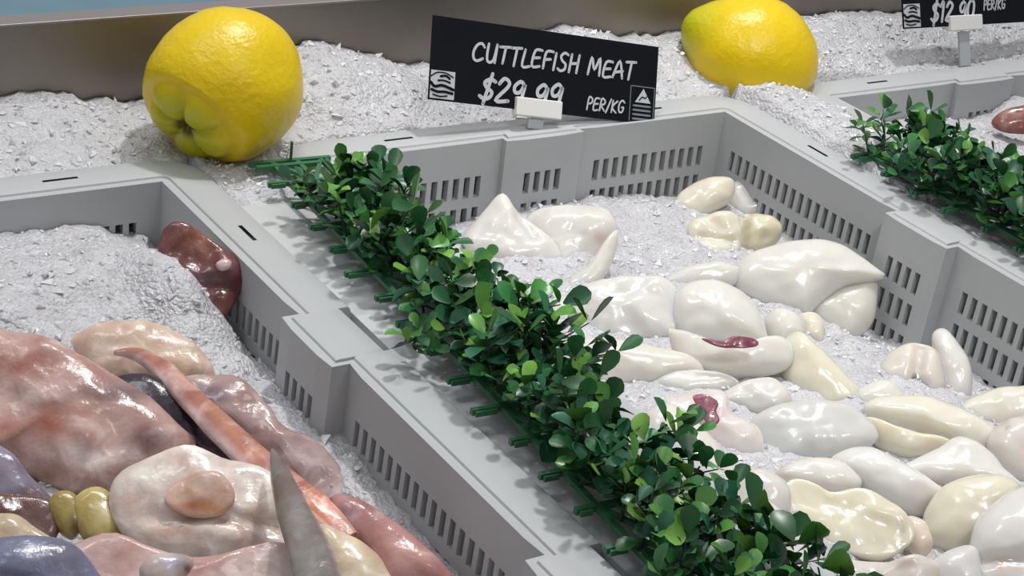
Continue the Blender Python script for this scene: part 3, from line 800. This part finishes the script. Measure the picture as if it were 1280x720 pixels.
d = whole('cuttlefish', 'white fleshy cuttlefish body with orange lump in lower left crate', [(146, 622), (160, 594), (200, 576), (238, 566), (275, 578), (325, 592), (352, 612), (378, 660), (378, 706), (335, 694), (300, 700), (255, 694), (200, 690), (160, 668)], -.024, .012, (230, 221, 212),
      big=.004, paint=((215, 610, 12, 18, (196, 172, 160), .6), (290, 655, 40, 5, (198, 160, 140), .7), (340, 605, 22, 10, (226, 206, 190), .7), (180, 590, 22, 12, (222, 222, 204), .7), (215, 660, 40, 14, (216, 188, 172), .8), (320, 635, 20, 20, (206, 178, 154), .7), (330, 670, 30, 8, (230, 224, 220), .8), (180, 625, 20, 12, (214, 190, 184), .7)), amp=.002, grooves=[([(190, 655), (260, 655), (340, 662)], .004, .004)])
blob('orange_organ', [(208, 628), (216, 608), (240, 594), (268, 592), (286, 606), (292, 626), (274, 642), (236, 644)], -.0122, .0030, M_skin, (216, 186, 168), parent=d, label='orange lump on the white flesh', p=.7, amp=.0018, paint=((256, 636, 34, 8, (204, 140, 92), .9), (262, 600, 22, 10, (216, 196, 186), .8)))
whole('cuttlefish_organ', 'yellow-green gut lump at left of a pair, lower left crate', [(60, 634), (75, 618), (95, 624), (103, 652), (90, 672), (70, 658)], -.032, .008, (168, 152, 84), paint=((92, 655, 8, 14, (96, 82, 56), .8),), cat='organ')
whole('cuttlefish_organ', 'yellow-green gut lump at right of a pair, lower left crate', [(95, 626), (122, 613), (146, 630), (157, 658), (144, 686), (116, 684), (98, 658)], -.032, .009, (190, 174, 104), paint=((130, 640, 12, 16, (206, 200, 160), .8), (112, 676, 14, 8, (80, 70, 66), .9), (140, 672, 10, 8, (164, 132, 40), .8)), cat='organ')
whole('cuttlefish', 'lilac grey piece of cuttlefish at the left picture edge', [(-25, 560), (8, 566), (35, 596), (62, 628), (30, 640), (-25, 632)], -.026, .008, (138, 132, 150), paint=((40, 618, 20, 12, (130, 108, 114), .8),))
whole('cuttlefish', 'dark brown purple piece above the cream strip at left edge', [(-25, 624), (30, 622), (66, 634), (70, 664), (48, 690), (15, 672), (-25, 664)], -.034, .008, (108, 78, 72), paint=((10, 635, 20, 8, (80, 42, 32), .8),))
whole('cuttlefish', 'cream strip of cuttlefish above the blue grey one', [(-25, 655), (15, 646), (45, 664), (82, 690), (40, 700), (-25, 692)], -.026, .008, (208, 194, 168))
whole('cuttlefish', 'blue grey cuttlefish in the bottom left corner of the picture', [(-25, 692), (30, 674), (80, 682), (108, 704), (122, 755), (-25, 755)], -.014, .010, (112, 116, 142), paint=((20, 718, 40, 8, (66, 64, 84), .8), (60, 690, 40, 8, (140, 144, 164), .7)))
pk = whole('cuttlefish', 'pink and white cuttlefish along the bottom edge with pearly eye', [(90, 700), (140, 672), (180, 684), (230, 700), (275, 698), (330, 684), (384, 700), (396, 755), (110, 755)], -.018, .010, (208, 178, 172), paint=((300, 712, 14, 22, (232, 222, 214), .9), (345, 712, 18, 22, (232, 224, 220), .9), (250, 708, 20, 14, (176, 120, 116), .8), (130, 690, 20, 16, (198, 164, 158), .8)), grooves=[([(322, 690), (326, 745)], .003, .003)])
blob('eye', [(176, 712), (192, 697), (220, 693), (240, 698), (236, 714), (214, 734), (184, 734)], -.004, .006, M_skin, (206, 196, 190), parent=pk, label='pearly blue-white eye', paint=((218, 703, 16, 8, (178, 190, 214), .9), (235, 712, 5, 6, (96, 66, 60), .8)))
whole('cuttlefish', 'long dusky pink cuttlefish along the right wall at the bottom', [(420, 632), (445, 630), (482, 650), (522, 680), (558, 716), (580, 755), (492, 755), (462, 705), (432, 668)], -.034, .012, (188, 142, 138), paint=((432, 645, 14, 14, (168, 146, 166), .8), (500, 690, 40, 14, (200, 152, 140), .7)))
whole('cuttlefish', 'smooth cream cuttlefish piece between grey strip and dusky pink one', [(400, 668), (425, 670), (456, 685), (478, 708), (492, 755), (415, 755)], -.030, .010, (224, 210, 182))

def strip(name, label, spine, widths, zs, th, col, edge, m=M_skin, paint=()):
    """a flat strip of mantle: a skinned top and a paler cut edge"""
    n = len(spine); pts = []
    P = [at(s[0], s[1], z) for s, z in zip(spine, zs)]
    # resample
    Q, Wd = [], []
    for i in range(n-1):
        p0, p1, p2, p3 = P[max(0, i-1)], P[i], P[i+1], P[min(n-1, i+2)]
        for s in range(6):
            t = s/6
            Q.append(.5*((2*p1)+(p2-p0)*t+(2*p0-5*p1+4*p2-p3)*t*t+(3*p1-p0-3*p2+p3)*t**3)); Wd.append(widths[i]+(widths[i+1]-widths[i])*t)
    Q.append(P[-1]); Wd.append(widths[-1])
    vs, fs, cols = [], [], []
    prof = [(-1, -.2), (-1.02, .5), (-.85, .95), (-.4, 1.15), (.2, 1.2), (.75, .95), (1, .4), (.95, -.4), (.5, -.9), (-.5, -.9)]
    for i, q in enumerate(Q):
        d = (Q[min(len(Q)-1, i+1)]-Q[max(0, i-1)]).normalized()
        v = (CAM-q).normalized(); nn = (v*.55+V((0, 0, 1))*.45); nn = (nn-d*nn.dot(d)).normalized(); s = d.cross(nn)
        for k, (a, b) in enumerate(prof):
            w = q+s*(a*Wd[i]/2)+nn*(b*th*min(1, Wd[i]/.008)); w += nn*.0012*nz(w, 80, 4)
            vs.append(w)
            c = V(lin(col))
            x, y = topx(w)
            for (px, py, rx, ry, cc, kk) in paint: c = c.lerp(V(lin(cc)), kk*math.exp(-1.2*(((x-px)/rx)**2+((y-py)/ry)**2)))
            if (k in edge): c = c.lerp(V(lin((214, 196, 196))), .85)
            cols.append(tuple(c))
    K = len(prof)
    for i in range(len(Q)-1):
        for k in range(K):
            k2 = (k+1) % K; fs.append((i*K+k, i*K+k2, (i+1)*K+k2, (i+1)*K+k))
    fs.append(tuple(range(K))); fs.append(tuple(reversed(range((len(Q)-1)*K, len(Q)*K))))
    o = mesh(name, vs, fs, m, cols=cols, loc=basepoint(vs))
    sub = o.modifiers.new('sub', 'SUBSURF'); sub.levels = 1; sub.render_levels = 2
    return tag(o, label, 'cuttlefish')
strip('cuttlefish_strip', 'long thin orange brown strip curving down the left crate', [(142, 441), (172, 444), (205, 466), (250, 512), (300, 560), (350, 605), (395, 640), (432, 680)], [.002, .007, .011, .013, .015, .017, .017, .014], [-.018, -.018, -.018, -.018, -.018, -.020, -.022, -.026], .0035, (190, 134, 114), (5, 6, 7),
      paint=((150, 442, 20, 10, (150, 112, 110), .8), (400, 640, 40, 40, (220, 132, 84), .9), (300, 570, 30, 16, (206, 138, 112), .8), (200, 470, 20, 30, (186, 136, 128), .6)))
strip('cuttlefish_strip', 'dull grey pointed strip standing over the orange one at bottom', [(340, 562), (352, 600), (368, 645), (386, 690), (402, 745)], [.001, .010, .015, .018, .021], [.002, .002, .002, .001, .000], .0032, (128, 122, 118), (0, 1),
      paint=((372, 630, 14, 60, (150, 150, 150), .6), (350, 650, 8, 50, (120, 104, 92), .7)))
whole('octopus', 'reddish brown octopus piece on ice at the right picture edge', [(1243, 150), (1262, 138), (1300, 134), (1304, 162), (1268, 165), (1248, 160)], -.012, .008, (134, 84, 76), cat='octopus', paint=((1270, 142, 20, 4, (190, 150, 146), .6),))

# little clump of ice on the blue ledge
vs, fs, fm, sm = [], [], [], []
random.seed(21)
for i in range(26):
    b = aty(10, 12, .20)
    shard(vs, fs, fm, sm, V((b.x+random.gauss(0, .006), .20+random.gauss(0, .004), .0585+random.uniform(0, .004))), .005)
tag(mesh('ice_clump', vs, fs, [M_ice, M_shard], smooth=False, fm=fm, loc=basepoint(vs)), 'small clump of ice on the blue ledge at top left', 'ice')

# ------------------------------------------------------------------ light
def area(name, loc, target, size, power, col=(1, 1, 1)):
    l = bpy.data.lights.new(name, 'AREA'); l.shape = 'DISK'; l.size = size; l.energy = power; l.color = col
    o = bpy.data.objects.new(name, l); COL.objects.link(o); o.location = loc
    o.rotation_euler = (V(target)-V(loc)).to_track_quat('-Z', 'Y').to_euler()
    return o
area('key_lamp', (.32, .16, 1.78), (-.1, -.2, 0), .13, 20, (1, .985, .965))
area('fill_lamp', (-.8, .2, 1.6), (0, -.1, 0), .4, 3, (.90, .95, 1))
area('front_fill', (.15, -1.2, 1.6), (.05, 0, 0), .35, 2.5, (1, .98, .96))  # fill light added from the front to lift the crate walls
sp = bpy.data.lights.new('crate_fill', 'SPOT'); sp.energy = 37; sp.spot_size = math.radians(21); sp.spot_blend = .6; sp.shadow_soft_size = .08; sp.color = (1, .98, .95)  # added spot, only there to brighten the middle crate and its meat
so_ = bpy.data.objects.new('crate_fill', sp); COL.objects.link(so_); so_.location = (-.42, -1.15, 1.5)
so_.rotation_euler = (V((.06, -.16, -.04))-V(so_.location)).to_track_quat('-Z', 'Y').to_euler()
for i in range(3):
    area('spot_lamp', (-.15+.12*i, .5, 1.7), (-.1+.05*i, -.2, 0), .05, 2.2)
w = bpy.data.worlds.new('world'); SC.world = w; w.use_nodes = True
nt = w.node_tree; bg = nt.nodes['Background']
tc = nt.nodes.new('ShaderNodeTexCoord'); sx = nt.nodes.new('ShaderNodeSeparateXYZ'); mr = nt.nodes.new('ShaderNodeMapRange')
nt.links.new(tc.outputs['Generated'], sx.inputs[0]); nt.links.new(sx.outputs['Z'], mr.inputs[0])
mr.inputs[1].default_value = .0; mr.inputs[2].default_value = .9; mr.inputs[3].default_value = .20; mr.inputs[4].default_value = .52
bg.inputs[0].default_value = (.95, .97, 1, 1); nt.links.new(mr.outputs[0], bg.inputs[1])
